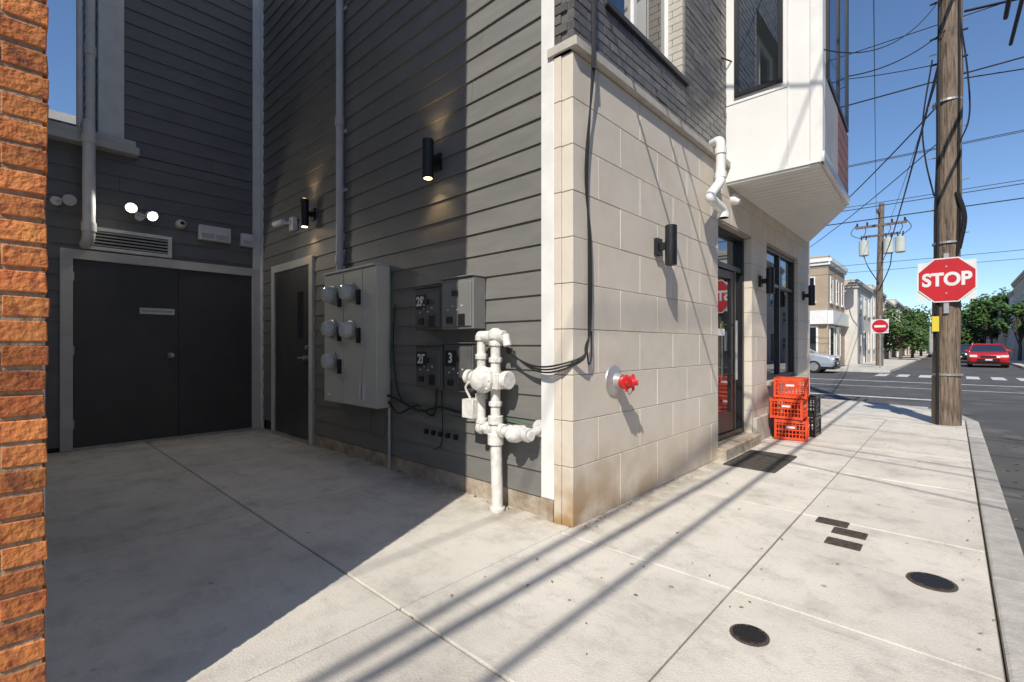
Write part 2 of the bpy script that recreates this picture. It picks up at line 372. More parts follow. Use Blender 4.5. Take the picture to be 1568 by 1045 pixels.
for a0,a1,z0,z1 in [(2.645,WN[0],3.2,H),(WN[1],9.6,3.2,H),(WN[0],WN[1],3.2,WN[2]),(WN[0],WN[1],WN[3],H)]:
    FR.box(bb,a0,a1,-.52,-.004,z0,z1)
bb.box(-1.983,-1.84,2.575,2.66,3.23,H)
for k in range(88):
    z=3.23+k*.0677
    if k%2: br.box(-1.985,-1.885,2.558,2.62,z+.004,z+.0637)
    else: br.box(-1.985,-1.935,2.558,2.62,z+.004,z+.0637)
br.done('dark_brick_veneer',m_dbrick,B,bevel=.002)
bb.done('dark_brick_backing',m_dmort,B)
s=MB(); FR.box(s,WN[0]-.03,WN[1]+.03,-.14,.03,WN[2]-.045,WN[2]); s.done('window_sill',m_frame,B,bevel=.004)
s=MB(); bricks(s,F((XF-.005,WN[1]-.005),(XF-.5,WN[1]-.005)),0.0,.14,WN[2],WN[3],0.004,gap=.006); s.done('window_jamb_brick',m_cap,B)
s=MB(); FR.frame(s,WN[0],WN[1]-.012,WN[2],WN[3],.06,-.20,-.14); FR.box(s,3.64,3.70,-.2,-.145,WN[2]+.06,WN[3]-.06); s.done('brick_window_frame',m_trim,B,bevel=.003)
s=MB(); FR.box(s,WN[0]+.06,WN[1]-.07,-.19,-.175,WN[2]+.06,WN[3]-.06); s.done('brick_window_glass',m_glass,B)
s=MB()
FR.frame(s,5.205,6.345,.13,2.555,.055,-.20,-.09); FR.box(s,5.26,6.29,-.19,-.10,2.1,2.16); FR.box(s,6.03,6.08,-.19,-.10,.19,2.1)
LF=F((XF-.165,5.27),(XF-.130,6.02),5.27)
def leafbox(mb,a0,a1,o0,o1,z0,z1): LF.box(mb,a0,a1,o0,o1,z0,z1)
leafbox(s,5.275,5.35,-.02,.022,.19,2.09);leafbox(s,5.94,6.015,-.02,.022,.19,2.09);leafbox(s,5.35,5.94,-.02,.022,.19,.42);leafbox(s,5.35,5.94,-.02,.022,2.0,2.09)
LF.cyl(s,5.95,1.45,.02,.08,.012);LF.cyl(s,5.95,.85,.02,.08,.012)
s.done('entrance_door_frame',m_frame,B,bevel=.003)
s=MB(); s.cyl(LF.pt(5.95,.08,.8),LF.pt(5.95,.08,1.5),.016); s.done('entrance_pull_handle',m_metal,B,smooth=True)
s=MB(); leafbox(s,5.35,5.94,-.006,.0,.42,2.0); FR.box(s,5.26,6.29,-.155,-.148,2.16,2.5); FR.box(s,6.08,6.29,-.155,-.148,.19,2.1); s.done('entrance_door_glass',m_glass,B)
s=MB(); leafbox(s,5.45,5.56,.001,.003,1.15,1.30); leafbox(s,5.62,5.80,.001,.003,1.32,1.40); s.done('entrance_door_stickers',m_swhite,B)
s=MB(); FR.box(s,5.26,6.29,-.5,-.35,.19,2.5); s.done('entrance_interior',m_core,B)
s=MB(); FR.box(s,5.15,6.4,-.5,.10,-.02,.12); s.done('entrance_step',m_fnd,B,bevel=.012)
s=MB(); FR.box(s,6.38,6.98,.003,.05,0,.30); FR.box(s,7.0,8.75,-.1,.06,.662,.72); s.done('window_stone_sill',m_cap,B,bevel=.006)
s=MB(); FR.frame(s,7.01,8.74,.725,2.59,.06,-.13,-.05); FR.box(s,7.84,7.9,-.125,-.055,.785,2.53); FR.box(s,7.07,8.68,-.125,-.06,2.05,2.1)
s.done('shop_window_frame',m_frame,B,bevel=.003)
s=MB(); FR.box(s,7.07,8.68,-.10,-.09,.78,2.53); s.done('shop_window_glass',m_glass,B)
bay=[(XF-.1,5.45),(-.945,5.45),(-1.0,7.4),(XF,9.5),(XF-.1,9.5)]
s=MB(); s.prism(bay,3.0,H); s.done('bay_body',m_white,B)
f1=F((XF,5.45),(-.945,5.45)); f2=F((-.945,5.45),(-1.0,7.4)); f3=F((-1.0,7.4),(XF,9.5))
s=MB(); f1.frame(s,.09,.56,3.9,6.2,.045,0.002,.03); f2.frame(s,.28,1.85,3.9,6.2,.05,.002,.03); f2.box(s,1.03,1.08,.003,.028,3.95,6.15); f3.frame(s,.3,1.8,3.9,6.2,.05,.002,.03); s.done('bay_window_frames',m_frame,B,bevel=.003)
s=MB(); f1.box(s,.135,.515,.002,.012,3.94,6.16); s.done('bay_window_glass',m_glass,B)
s=MB(); f2.box(s,.33,1.8,.002,.012,3.95,6.15); f3.box(s,.35,1.75,.002,.012,3.95,6.15); s.done('bay_window_glass_front',m_glassb,B)
s=MB()
for k in range(5): f2.box(s,1.0,1.9,.002,.02,3.12+k*.15,3.262+k*.15); f3.box(s,.1,2.1,.002,.02,3.12+k*.15,3.262+k*.15)
s.done('bay_cladding',m_brownp,B,bevel=.004)
s=MB(); f2.box(s,.105,.99,.002,.018,3.12,3.88); s.done('bay_panel',m_greyp,B,bevel=.003)
s=MB(); f1.box(s,0,.875,.002,.008,3.0,3.03); f1.box(s,.60,.612,.002,.01,3.03,6.5); f1.box(s,0,.6,.002,.008,3.84,3.852)
f1.box(s,.80,.89,.002,.014,3.0,6.5); f2.box(s,-.012,.10,.002,.014,3.0,6.5); f2.box(s,0,1.95,.002,.03,3.0,3.1)
s.done('bay_trim',m_trim,B)
s=MB(); y=5.46
def xo(yy): return -.955-(yy-5.45)*.028 if yy<7.38 else -1.01-(yy-7.4)*(.834/2.1)
while y<9.3:
    y1=y+.108
    s.hexa([(XF+.002,y,2.975),(xo(y),y,2.975),(xo(y1),y1,2.975),(XF+.002,y1,2.975),(XF+.002,y,2.998),(xo(y),y,2.998),(xo(y1),y1,2.998),(XF+.002,y1,2.998)])
    y+=.122
s.done('bay_soffit',m_white,B,bevel=.002)
s=MB(); s.box(-12,XF+.03,YS-.03,9.66,H,H+.15); s.box(-12,XB+.03,1.0,YS-.03,H,H+.15); s.box(-9.5,XB+.02,.08,1,3.56,3.6); s.done('roof',m_trimg,B)
s=MB(); s.box(XB,-1.9,9.551,9.63,0,H); s.done('end_wall',m_cream,B)
s=MB(); SD.frame(s,-6.95,-5.67,0.0,2.30,.10,.002,.045,False); BK.frame(s,.45,YS-.037,0,2.31,.11,.032,.05,False); s.done('door_casings',m_trimg,B,bevel=.004)
s=MB(); SD.box(s,-6.85,-5.77,.0,.025,.04,2.2)
s.done('side_door',m_door,B,bevel=.003)
s=MB(); BK.box(s,.563,1.57,.0,.028,.03,2.195); BK.box(s,1.576,YS-.148,.0,.028,.03,2.195); s.done('double_doors',m_door,B,bevel=.003)
s=MB(); SD.box(s,-6.85,-5.77,0,.06,-.02,.035); BK.box(s,.56,YS-.147,0,.07,-.02,.028); s.done('door_thresholds',m_metal,B)
s=MB(); SD.box(s,-6.08,-5.98,.026,.03,1.32,1.86); SD.frame(s,-6.10,-5.96,1.30,1.88,.02,.026,.036); s.done('door_vision_lite',m_glass,B)
s=MB(); SD.cyl(s,-5.85,1.05,.025,.075,.03); s.cyl(SD.pt(-5.85,.075,1.05),SD.pt(-5.99,.075,1.05),.011); SD.cyl(s,-5.85,1.18,.025,.045,.026)
BK.cyl(s,1.49,1.08,.028,.045,.036); s.lathe(BK.pt(1.49,.045,1.08),(1,0,0),[(0,.014),(.025,.014),(.03,.028),(.05,.032),(.068,.022)])
for z in(.3,1.15,2.0): BK.box(s,.556,.572,.028,.042,z-.05,z+.05); SD.box(s,-6.86,-6.845,.025,.04,z-.05,z+.05)
s.done('door_hardware',m_metal,B,smooth=True)
s=MB(); BK.box(s,1.17,1.53,.029,.033,1.60,1.675); s.done('door_sign_plate',m_swhite,B); BK.text('THIS DOOR BLOCKED',1.35,.034,1.637,.032,m_black,B)
s=MB(); BK.frame(s,.69,1.5,2.33,2.60,.04,.002,.05); s.done('vent_frame',m_trim,B,bevel=.003)
s=MB()
for k in range(5):
    z=2.38+k*.038; P=BK.pt; s.hexa([P(.73,.045,z),P(1.46,.045,z),P(1.46,.01,z+.02),P(.73,.01,z+.02),P(.73,.045,z+.006),P(1.46,.045,z+.006),P(1.46,.01,z+.026),P(.73,.01,z+.026)])
s.done('vent_louvers',m_trimg,B)
s=MB(); BK.box(s,.73,1.46,.0,.018,2.37,2.56); s.done('vent_void',m_black,B)
D=grp('drain_pipe')
s=MB(); s.tube(roundpoly([BK.pt(.68,-.02,3.76),BK.pt(.68,.22,3.75),BK.pt(.68,.22,2.42),BK.pt(.67,0.0,2.38)],.12),.058,n=14,smooth=False); s.cyl(BK.pt(.68,.22,2.5),BK.pt(.68,.22,2.6),.068); s.cyl(BK.pt(.68,.22,3.5),BK.pt(.68,.22,3.6),.068)
s.done('pipe',m_pvc,D,smooth=True)
D=grp('vent_stack_pipes')
s=MB(); s.cyl(BK.pt(.71,.03,3.69),BK.pt(.71,.03,8.5),.045); s.cyl(BK.pt(.62,.0,3.69),BK.pt(.62,.0,8.5),.03); s.cyl(BK.pt(.71,.03,4.6),BK.pt(.71,.03,4.7),.055); s.done('pipes',m_pvc,D,smooth=True)
D=grp('electrical_conduit')
s=MB(); s.cyl(SD.pt(-4.95,.06,1.97),SD.pt(-4.95,.06,H),.04,n=16)
for z in(2.1,3.62,5.2,6.6): s.cyl(SD.pt(-4.95,.06,z),SD.pt(-4.95,.06,z+.09),.05,n=16)
for z in(2.9,3.55,4.9): SD.box(s,-5.03,-4.87,.016,.03,z,z+.03)
s.done('conduit',m_cond,D,smooth=True)
D=grp('electric_meter_bank')
s=MB(); SD.box(s,-5.08,-4.01,.02,.175,.60,1.97); s.done('enclosure',m_box,D,bevel=.008,seg=2)
s=MB(); SD.box(s,-4.66,-4.645,.176,.18,.62,1.95); SD.box(s,-5.06,-4.03,.02,.20,1.972,1.99); SD.box(s,-4.28,-4.265,.176,.18,.62,1.95)
s.done('seams',m_cond,D)
s=MB(); s2=MB(); s3=MB()
for a,z in((-4.86,1.74),(-4.47,1.74),(-4.86,1.38),(-4.47,1.36),(-4.86,1.04)):
    c0=SD.pt(a,.176,z); s.lathe(c0,(0,-1,0),[(0,.10),(.025,.10),(.03,.088),(.04,.088)],24)
    s2.lathe(c0+Vector((0,-.04,0)),(0,-1,0),[(0,.082),(.05,.080),(.07,.070),(.078,.045)],24)
    SD.box(s3,a-.045,a+.045,.255,.258,z-.0,z+.035); SD.box(s3,a-.03,a+.03,.255,.258,z-.035,z-.02); SD.box(s3,a+.12,a+.17,.176,.20,z-.13,z+.02)
s.done('meter_rings',m_metal,D,smooth=True); s2.done('meter_covers',m_meter,D,smooth=True); s3.done('meter_dials',m_black,D,bevel=.004)
s=MB(); SD.box(s,-4.32,-4.22,.177,.18,.68,.84); SD.box(s,-5.0,-4.9,.177,.18,.66,.69); s.done('labels',m_swhite,D)
def bbox(name,a0,a1,z0,z1,mat,lab,dep=.12):
    D=grp(name); s=MB(); SD.box(s,a0,a1,.016,dep,z0,z1); SD.box(s,a0+.015,a1-.015,dep,dep+.012,z0+.02,z1-.03); SD.box(s,a0-.006,a1+.006,.016,dep+.02,z1,z1+.012)
    s.done('box',mat,D,bevel=.006)
    s=MB(); am=(a0+a1)/2
    SD.box(s,am-.10,am-.04,dep+.013,dep+.03,z0+.05,z0+.10); SD.box(s,am+.03,am+.11,dep+.013,dep+.018,z0+.03,z0+.12); SD.box(s,am-.03,am+.03,dep+.013,dep+.035,z1-.14,z1-.10)
    s.done('hardware',m_black,D,bevel=.003)
    s=MB()
    for k in range(4): SD.box(s,am-.10+.055*k,am-.085+.055*k,dep+.013,dep+.016,z0+.15+.03*(k%2),z0+.16+.03*(k%2))
    s.done('stickers',m_swhite,D)
    if lab:
        s=MB(); SD.box(s,a0+.03,a0+.17,dep+.013,dep+.015,z1-.18,z1-.05); s.done('label_plate',m_black,D)
        SD.text(lab,a0+.10,dep+.016,z1-.115,.11,m_swhite,D,off=.003)
bbox('breaker_box',-3.47,-3.10,1.335,1.695,m_boxd,'2R'); bbox('breaker_box.001',-3.06,-2.68,1.33,1.735,m_boxg,None,.15)
bbox('breaker_box.002',-3.46,-3.10,.84,1.20,m_boxd,'2F'); bbox('breaker_box.003',-3.07,-2.72,.83,1.215,m_boxd,'3')
D=grp('wiring_bundle'); s=MB()
def st(l,r,n=6): s.tube([SD.pt(*p) for p in l],r,n)
st([(-4.03,.05,.72),(-3.8,.08,.70),(-3.5,.05,.62),(-3.2,.06,.68),(-2.9,.05,.66),(-2.75,.05,.75)],.012)
st([(-4.0,.05,.66),(-3.75,.1,.58),(-3.55,.05,.66),(-3.3,.05,.60),(-3.25,.05,.84)],.009)
st([(-3.9,.04,1.6),(-3.92,.05,1.2),(-3.85,.05,.8),(-3.7,.07,.66)],.006)
st([(-3.2,.04,.84),(-3.18,.05,.4),(-3.3,.04,.3)],.005)
for k in range(5): SD.box(s,-3.45+k*.1,-3.42+k*.1,.01,.04,.42,.46)
s.done('cables',m_cable,D,smooth=True)
s=MB(); st([(-4.0,.03,1.95),(-3.95,.05,1.5),(-3.95,.06,1.0),(-3.8,.06,.72),(-3.4,.05,.64),(-2.9,.05,.62),(-2.5,.04,.66),(-2.2,.04,.64)],.005); st([(-4.3,.03,.6),(-4.33,.05,.35),(-4.1,.05,.3),(-4.02,.05,.6)],.004)
s.done('ground_wires',m_green,D,smooth=True)
s=MB(); s.cyl(SD.pt(-4.0,.04,0),SD.pt(-4.0,.04,.6),.012); s.done('ground_rod_conduit',m_cond,D)
def sconce(name,fr,a,z,lit):
    D=grp(name); s=MB(); h=.165
    p=fr.pt(a,.13,z); s.lathe(p+Vector((0,0,-h)),(0,0,1),[(0,.042),(.004,.048),(2*h-.004,.048),(2*h,.042)],24)
    fr.box(s,a-.045,a+.045,.014 if fr is SD else .0,.035,z-.07,z+.07); fr.box(s,a-.018,a+.018,.03,.1,z-.03,z+.03)
    s.done('housing',m_black,D,smooth=True)
    if lit:
        s=MB(); s.cyl(p+Vector((0,0,-h-.003)),p+Vector((0,0,-h-.001)),.034); s.cyl(p+Vector((0,0,h+.001)),p+Vector((0,0,h+.003)),.034); s.done('lens',m_lampw,D)
        for sg,w in((-1,lit),(1,lit*.6)):
            l=bpy.data.lights.new('lamp','SPOT'); l.energy=w; l.color=(1,.68,.34); l.spot_size=math.radians(110); l.spot_blend=.8; l.shadow_soft_size=.02
            o=bpy.data.objects.new('lamp',l); scene.collection.objects.link(o); o.parent=D; o.location=p+Vector((0,0,sg*(h+.012))); o.rotation_euler=(0 if sg<0 else math.pi,0,0)
sconce('wall_sconce',SD,-3.27,2.79,5); sconce('wall_sconce.001',SD,-5.68,2.79,5)
for i,(y,z) in enumerate(((3.76,2.03),(6.66,2.03),(9.07,2.03))): sconce('wall_sconce.%03d'%(i+2),FR,y,z,0)
def flood(name,fr,a,z,lit=True,two=True):
    D=grp(name); s=MB(); fr.cyl(s,a,z-.05,0.01,.05,.05)
    g2=MB()
    for sg in((-1,1) if two else (1,)):
        q=fr.pt(a+sg*.09,.14,z+.03*-sg); s.cyl(fr.pt(a,.05,z-.05),q,.014); dr=Vector((fr.n.x,fr.n.y,-.5)).normalized()+Vector((fr.d.x,fr.d.y,0))*.3*sg
        dr.normalize(); s.lathe(q-dr*.06,dr,[(0,.025),(.03,.04),(.1,.062),(.11,.062)]); g2.cyl(q+dr*.051,q+dr*.056,.05)
        if lit:
            l=bpy.data.lights.new('lamp','SPOT'); l.energy=16; l.color=(1,.93,.8); l.spot_size=math.radians(150); l.shadow_soft_size=.04
            o=bpy.data.objects.new('lamp',l); scene.collection.objects.link(o); o.parent=D; o.location=q+dr*.065; o.rotation_euler=dr.to_track_quat('-Z','Y').to_euler()
    s.done('heads',m_pvc,D,smooth=True); g2.done('lenses',m_lampc if lit else m_swhite,D)
flood('security_floodlight',BK,1.17,2.85); flood('security_floodlight.001',BK,.42,2.88,False,False)
D=grp('security_camera'); s=MB(); s.lathe(BK.pt(1.60,.016,2.79),(1,0,0),[(0,.06),(.03,.06),(.06,.052),(.09,.03)]); s.done('dome',m_pvc,D,smooth=True); s=MB(); s.cyl(BK.pt(1.60,.1,2.79),BK.pt(1.60,.112,2.785),.025); s.done('lens',m_black,D)
D=grp('security_camera.001'); s=MB(); SD.box(s,-6.28,-6.16,.014,.07,2.68,2.85); s.cyl(SD.pt(-6.22,.07,2.78),SD.pt(-6.36,.13,2.78),.02); s.lathe(SD.pt(-6.30,.13,2.79),(-.9,-.3,-.1),[(0,.035),(.02,.042),(.16,.042),(.17,.036)]); s.done('body',m_pvc,D,smooth=True)
def elight(name,a0,a1,z,h):
    D=grp(name); s=MB(); BK.box(s,a0,a1,.014,.09,z-h/2,z+h/2); s.done('housing',m_pvc,D,bevel=.01,seg=2)
    s=MB(); n=2 if a1-a0>.3 else 1
    for k in range(n):
        w=(a1-a0-.04)/n; BK.box(s,a0+.02+k*w+.01,a0+.02+(k+1)*w-.01,.09,.098,z-h/2+.03,z-.01)
    s.done('panes',m_trimg,D)
elight('wall_light_box',1.79,2.17,2.72,.2); elight('wall_light_box.001',2.30,2.46,2.70,.18)
D=grp('gas_meter'); s=MB(); P=SD.pt
o=.14
s.cyl(P(-2.43,o,-.02),P(-2.45,o,.66),.042); s.cyl(P(-2.43,o,0),P(-2.43,o,.03),.055)
s.cyl(P(-2.45,o,.48),P(-2.45,o,.56),.058); s.cyl(P(-2.45,o,.63),P(-2.45,o,.69),.056)
s.cyl(P(-2.60,o,.59),P(-2.10,o,.585),.034)
for a in(-2.60,-2.52,-2.38,-2.30,-2.14): s.cyl(P(a-.018,o,.59),P(a+.018,o,.588),.05,n=8 if a in(-2.52,-2.30) else 16)
s.lathe(P(-2.23,o-.06,.588),(0,-1,0),[(0,.05),(.08,.062),(.14,.05),(.17,.02)]); s.cyl(P(-2.13,o,.59),P(-2.13,0,.62),.028); SD.cyl(s,-2.13,.62,.01,.03,.06)
s.cyl(P(-2.60,o,.60),P(-2.60,o,1.26),.034)
for z in(.62,.80,.97,1.10,1.24): s.cyl(P(-2.60,o,z),P(-2.60,o,z+.04),.047,n=8 if z in(.8,1.1) else 16)
s.cyl(P(-2.45,o,.66),P(-2.45,o,1.26),.036)
for z in(.76,1.08,1.20): s.cyl(P(-2.45,o,z),P(-2.45,o,z+.035),.05,n=8)
s.cyl(P(-2.62,o,1.27),P(-2.36,o,1.27),.042); s.lathe(P(-2.45,o,1.25),(0,0,1),[(0,.05),(.03,.058),(.06,.05),(.08,.02)]); s.cyl(P(-2.35,o,1.28),P(-2.33,o,1.20),.03)
s.lathe(P(-2.50,o+.10,.955),(0,-1,0),[(-.18,.06),(-.16,.085),(-.04,.09),(-.03,.10),(.0,.10),(.01,.085),(.05,.07),(.07,.03)])
for k in range(8):
    t=k*math.pi/4; c0=P(-2.50+.088*math.cos(t),o+.115,.955+.088*math.sin(t)); s.cyl(c0,c0+Vector((0,.03,0)),.009,n=6)
SD.box(s,-2.60,-2.36,o-.06,o+.07,.89,1.0); s.cyl(P(-2.36,o,.955),P(-2.31,o,.955),.065); s.cyl(P(-2.70,o,.96),P(-2.6,o,.96),.045); s.lathe(P(-2.72,o,.96),(-1,0,0),[(0,.055),(.03,.06),(.04,.03)])
SD.box(s,-2.72,-2.60,o-.02,o+.09,.66,.80); s.tube([P(-2.70,o+.02,.80),P(-2.72,o+.05,.88),P(-2.68,o+.05,.93)],.01)
s.lathe(P(-2.66,o+.04,.665),(0,0,-1),[(0,.04),(.03,.03)])
s.done('pipework',m_gas,D,smooth=True,bevel=.003)
D=grp('fire_department_connection'); s=MB(); z=.945
s.lathe(FR.pt(3.07,.002,z),(1,0,0),[(0,.115),(.008,.112),(.014,.09),(.03,.06),(.05,.055),(.075,.05)],28); s.done('escutcheon',m_metal,D,smooth=True)
s=MB()
for sg in(-1,1):
    q=FR.pt(3.07,.06,z); dr=Vector((.75,.5*sg,-.1)).normalized(); s.lathe(q,dr,[(0,.035),(.05,.035),(.055,.048),(.07,.048),(.075,.042),(.10,.042),(.105,.02),(.125,.018)],18)
    for k in(0,1):
        b=Vector((0,0,1))*(1 if k else -1); s.cyl(q+dr*.09,q+dr*.09+b*.06,.01)
s.done('caps',m_red,D,smooth=True)
s=MB(); s.tube([FR.pt(3.1,.1,z-.04),FR.pt(3.12,.1,z-.1),FR.pt(3.16,.12,z-.06)],.004,5); s.done('chain',m_metal,D)
D=grp('service_cables'); s=MB()
def pxw(y,z,o=.02): return FR.pt(y,o,z)
for k in range(3):
    d=k*.014
    s.tube([pxw(2.72+d,6.0),pxw(2.70+d,3.3,.06),pxw(2.71+d,3.1,.055),pxw(2.705-d,2.4,.02),pxw(2.715+d,1.9,.02),pxw(2.70+d,1.35,.03),pxw(2.68-d,1.22-.01*k,.04),pxw(2.60,1.13-.012*k,.05),(-1.93,2.50,1.07-.02*k),(-2.1,2.50,1.06-.015*k),(-2.25,2.5,1.10),(-2.38,2.5,1.16+.02*k)],.0065,6)
s.tube([pxw(2.75,1.3),pxw(2.735,1.12,.03),pxw(2.7,1.08,.03),pxw(2.68,1.2,.03)],.005,6)
s.done('cables',m_cable,D,smooth=True)
D=grp('downspout'); s=MB()
def q(u,v,X):
    a=(u-784)/727; rx=-.681+.732*a; ry=.732+.681*a; t=X/rx; return Vector((X,t*ry,1.2+(530-v)*t/727))
A=q(1104,218,-1.70); ya=A.y
pts=[(-1.86,ya+.12,A.z+.04),(-1.70,ya,A.z+.03),(-1.70,ya,q(1104,278,-1.70).z),tuple(q(1086,302,-1.70)),tuple(q(1108,322,-1.66)),tuple(q(1108,334,-1.66))]
rp=roundpoly(pts,.07,8); s.tube(rp,.045,16,smooth=False)
s.cyl((-1.70,ya,A.z-.12),(-1.70,ya,A.z-.06),.055); z2=pts[2][2]; s.cyl((-1.70,ya,z2+.03),(-1.70,ya,z2+.09),.055)
e=Vector(pts[-1]); s.cyl(e,e+Vector((0,0,.05)),.056)
s.done('pipe',m_pvc,D,smooth=True)
D=grp('dome_camera'); s=MB(); s.lathe(FR.pt(5.62,.0,2.86),(1,0,-.6),[(0,.06),(.05,.06),(.1,.03)]); s.done('dome',m_pvc,D,smooth=True)
def crate(name,x,y,z,rot,mat,w=.34,h=.262):
    D=grp(name); s=MB(); t=.012; hw=w/2
    for sx in(-1,1):
        for sy in(-1,1): s.box(sx*hw-.014,sx*hw+.014,sy*hw-.014,sy*hw+.014,0,h-.004)
    for sx in(-1,1):
        for zz,hh,tt in((0.004,.03,t),(h-.045,.035,t+.012),(h*.5-.01,.018,t),(h*.28,.010,t),(h*.72,.010,t)):
            s.box(sx*hw-tt/2,sx*hw+tt/2,-hw+.014,hw-.014,zz,zz+hh); s.box(-hw+.014,hw-.014,sx*hw-tt/2,sx*hw+tt/2,zz,zz+hh)
        for k in range(1,9):
            c0=-hw+w*k/9; s.box(sx*hw-t/2+.001,sx*hw+t/2-.001,c0-.005,c0+.005,.02,h-.02); s.box(c0-.005,c0+.005,sx*hw-t/2+.001,sx*hw+t/2-.001,.02,h-.02)
        s.box(-.06,.06,sx*hw-t/2-.002,sx*hw+t/2+.002,h*.54,h*.70); s.box(sx*hw-t/2-.002,sx*hw+t/2+.002,-.06,.06,h*.54,h*.70)
    for k in range(9): c0=-hw+.02+k*(w-.04)/8; s.box(c0-.008,c0+.008,-hw,hw,.006,.012); s.box(-hw,hw,c0-.008,c0+.008,.012,.02)
    o=s.done('lattice',mat,D); D.location=(x,y,z); D.rotation_euler=(0,0,rot)
    return D
for k in range(3):
    D=crate('plastic_crate'+('' if k==0 else '.%03d'%k),-1.55+(.015,-.015,.01)[k],6.98+(.01,-.01,.012)[k],.004+k*.266,.10+(.05,-.06,.03)[k],m_crate)
    t_=MB(); 
    for sx in(-1,1): t_.box(-.045,.045,sx*.1785-.001,sx*.1785+.001,.150,.175); t_.box(sx*.1785-.001,sx*.1785+.001,-.045,.045,.150,.175)
    t_.done('logo_strip',m_swhite,D)
for k in range(2): crate('plastic_crate.%03d'%(k+3),-1.50,7.42,.004+k*.266,.05*k,m_frame)
D=grp('door_mat'); s=MB(); s.box(-1.70,-1.23,4.96,5.83,.003,.014)
for k in range(28): s.box(-1.69,-1.24,4.97+k*.031,4.985+k*.031,.014,.018)
s.done('mat',m_mat,D)
def rcover(name,x,y,r):
    D=grp(name); s=MB(); s.lathe((x,y,.001),(0,0,1),[(0,r),(.006,r),(.007,r-.008)],28); s.done('ring',m_iron,D)
    s=MB()
    for k in range(-4,5):
        yy=k*r/5; w=math.sqrt(max(0,r*r*.72-yy*yy)); s.box(x-w,x+w,y+yy-r*.06,y+yy+r*.06,.008,.011)
    s.done('bars',m_black,D)
rcover('drain_cover',-.618,2.108,.075); rcover('drain_cover.001',-.08,3.215,.10)
for i,(x,y) in enumerate(((-.60,3.84),(-.485,3.69),(-.487,3.47))):
    D=grp('utility_cover'+('' if i==0 else '.%03d'%i)); s=MB(); s.box(x-.09,x+.09,y-.055,y+.055,.003,.007); s.done('frame',m_iron,D)
    s=MB()
    for k in range(6): s.box(x-.08,x+.08,y-.05+k*.018,y-.04+k*.018,.007,.010)
    s.done('lid',m_iron,D)
# ---------------------------------------------------------------- neighbour
Nb=grp('brick_rowhouse'); XN=-1.85; NF=F((XN,0),(XN,1))
s=MB(); s.box(-14,XN-.005,-9,.078,0,9.0); s.done('core',m_rmort,Nb)
s=MB(); i=0; z=-.01
while z<9.0:
    if z<4.5:
        y=.086+U(-.004,.006); first=.10 if i%2 else .2
        L=first
        while y>-2.2:
            j=U(-.002,.002); P=NF.pt; y0=y-L+.010; k=U(-.002,.002)
            s.hexa([P(y0,j,z+.004),P(y,j+k,z+.004+U(-.001,.002)),P(y,-.09,z+.004),P(y0,-.09,z+.004),P(y0,j-k,z+.0595),P(y+U(-.004,.002),j+U(-.003,.002),z+.0595-U(0,.003)),P(y,-.09,z+.0595),P(y0,-.09,z+.0595)])
            y-=L; L=.203
    z+=.0677; i+=1
o=s.done('brick_face',m_rbrick,Nb,bevel=.0025)
s=MB(); s.box(XN-.012,XN,-9,-2.21,0,9.0); s.box(XN-.012,XN,-2.21,.09,4.55,9.0); s.done('upper_face',m_hbrick,Nb)
s=MB(); s.box(-14,XN-.1,.0785,.088,0,9.0); s.done('party_wall_bounce_face',m_bounce,Nb)  # unseen side of the neighbour, whitened to bounce light into the passage
RH=grp('blue_siding_house'); BF=F((-15.5,0),(-15.5,1)); s=MB(); siding(s,BF,-6,3.5,3,6.6); s.done('siding',m_sid2,RH)
s=MB(); s.box(-20,-15.52,-6,3.5,0,6.6); s.done('core',m_cream,RH); s=MB(); BF.box(s,.95,1.1,.02,.05,0,6.6); BF.box(s,-6,3.5,.02,.12,6.5,6.7); s.done('trim',m_trim,RH)
# ---------------------------------------------------------------- utility pole & stop sign
PX,PY=-.076,9.857
D=grp('utility_pole'); s=MB()
s.tube([(PX+.0,PY,-.1),(PX+.0,PY,2),(PX+.03,PY,4.5),(PX+.05,PY,7.5),(PX+.06,PY,11)],lambda t:.172-.04*t+.005*math.sin(t*37),n=20,sub=12); s.done('shaft',m_wood,D,smooth=True)
s=MB(); s.box(PX-1.1,PX+1.3,PY-.20,PY-.09,9.3,9.42); s.done('crossarm',m_wood,D,bevel=.008)
s=MB()
s.tube([(PX-.10,PY-.15,0),(PX-.10,PY-.16,2.5),(PX-.08,PY-.155,6),(PX-.05,PY-.15,9)],.02,8)
s.tube([(PX+.12,PY-.13,2.2),(PX+.14,PY-.13,4.5),(PX+.15,PY-.12,9)],.014,6)
s.tube([(PX-.14,PY-.1,3.5),(PX-.24,PY-.1,4.1),(PX-.27,PY-.1,4.7),(PX-.16,PY-.1,5.6)],.011,6)
s.tube([(PX+.13,PY-.1,4.2),(PX+.25,PY-.1,4.6),(PX+.23,PY-.1,5.3),(PX+.14,PY-.1,6.2)],.011,6)
s.tube([(PX+.14,PY-.12,2.65),(PX+.2,PY-.16,3.1),(PX+.12,PY-.15,3.5)],.03,6)
for z in(5.55,5.95,6.5): s.cyl((PX-.19,PY-.02,z),(PX+.24,PY-.02,z),.016)
s.done('riser_cables',m_cable,D,smooth=True)
s=MB()
for z in(.75,2.75,4.9): s.cyl((PX+.01,PY,z),(PX+.01,PY,z+.03),.178,n=24)
s.box(PX-.19,PX-.15,PY-.16,PY-.08,1.1,1.5)
for k in range(9): zz=2.9+k*.4; sx=-1 if k%2 else 1; s.cyl((PX+.02,PY-.02,zz),(PX+.02+sx*.23,PY-.04,zz),.008,n=6)
s.done('bands_and_steps',m_metal,D)
s=MB(); s.box(PX-.16,PX-.08,PY-.19,PY-.17,1.42,1.65); s.done('tag',m_yel,D)
SG=F((PX,9.66),(PX+1,9.66)); D=grp('stop_sign'); zc0=2.19
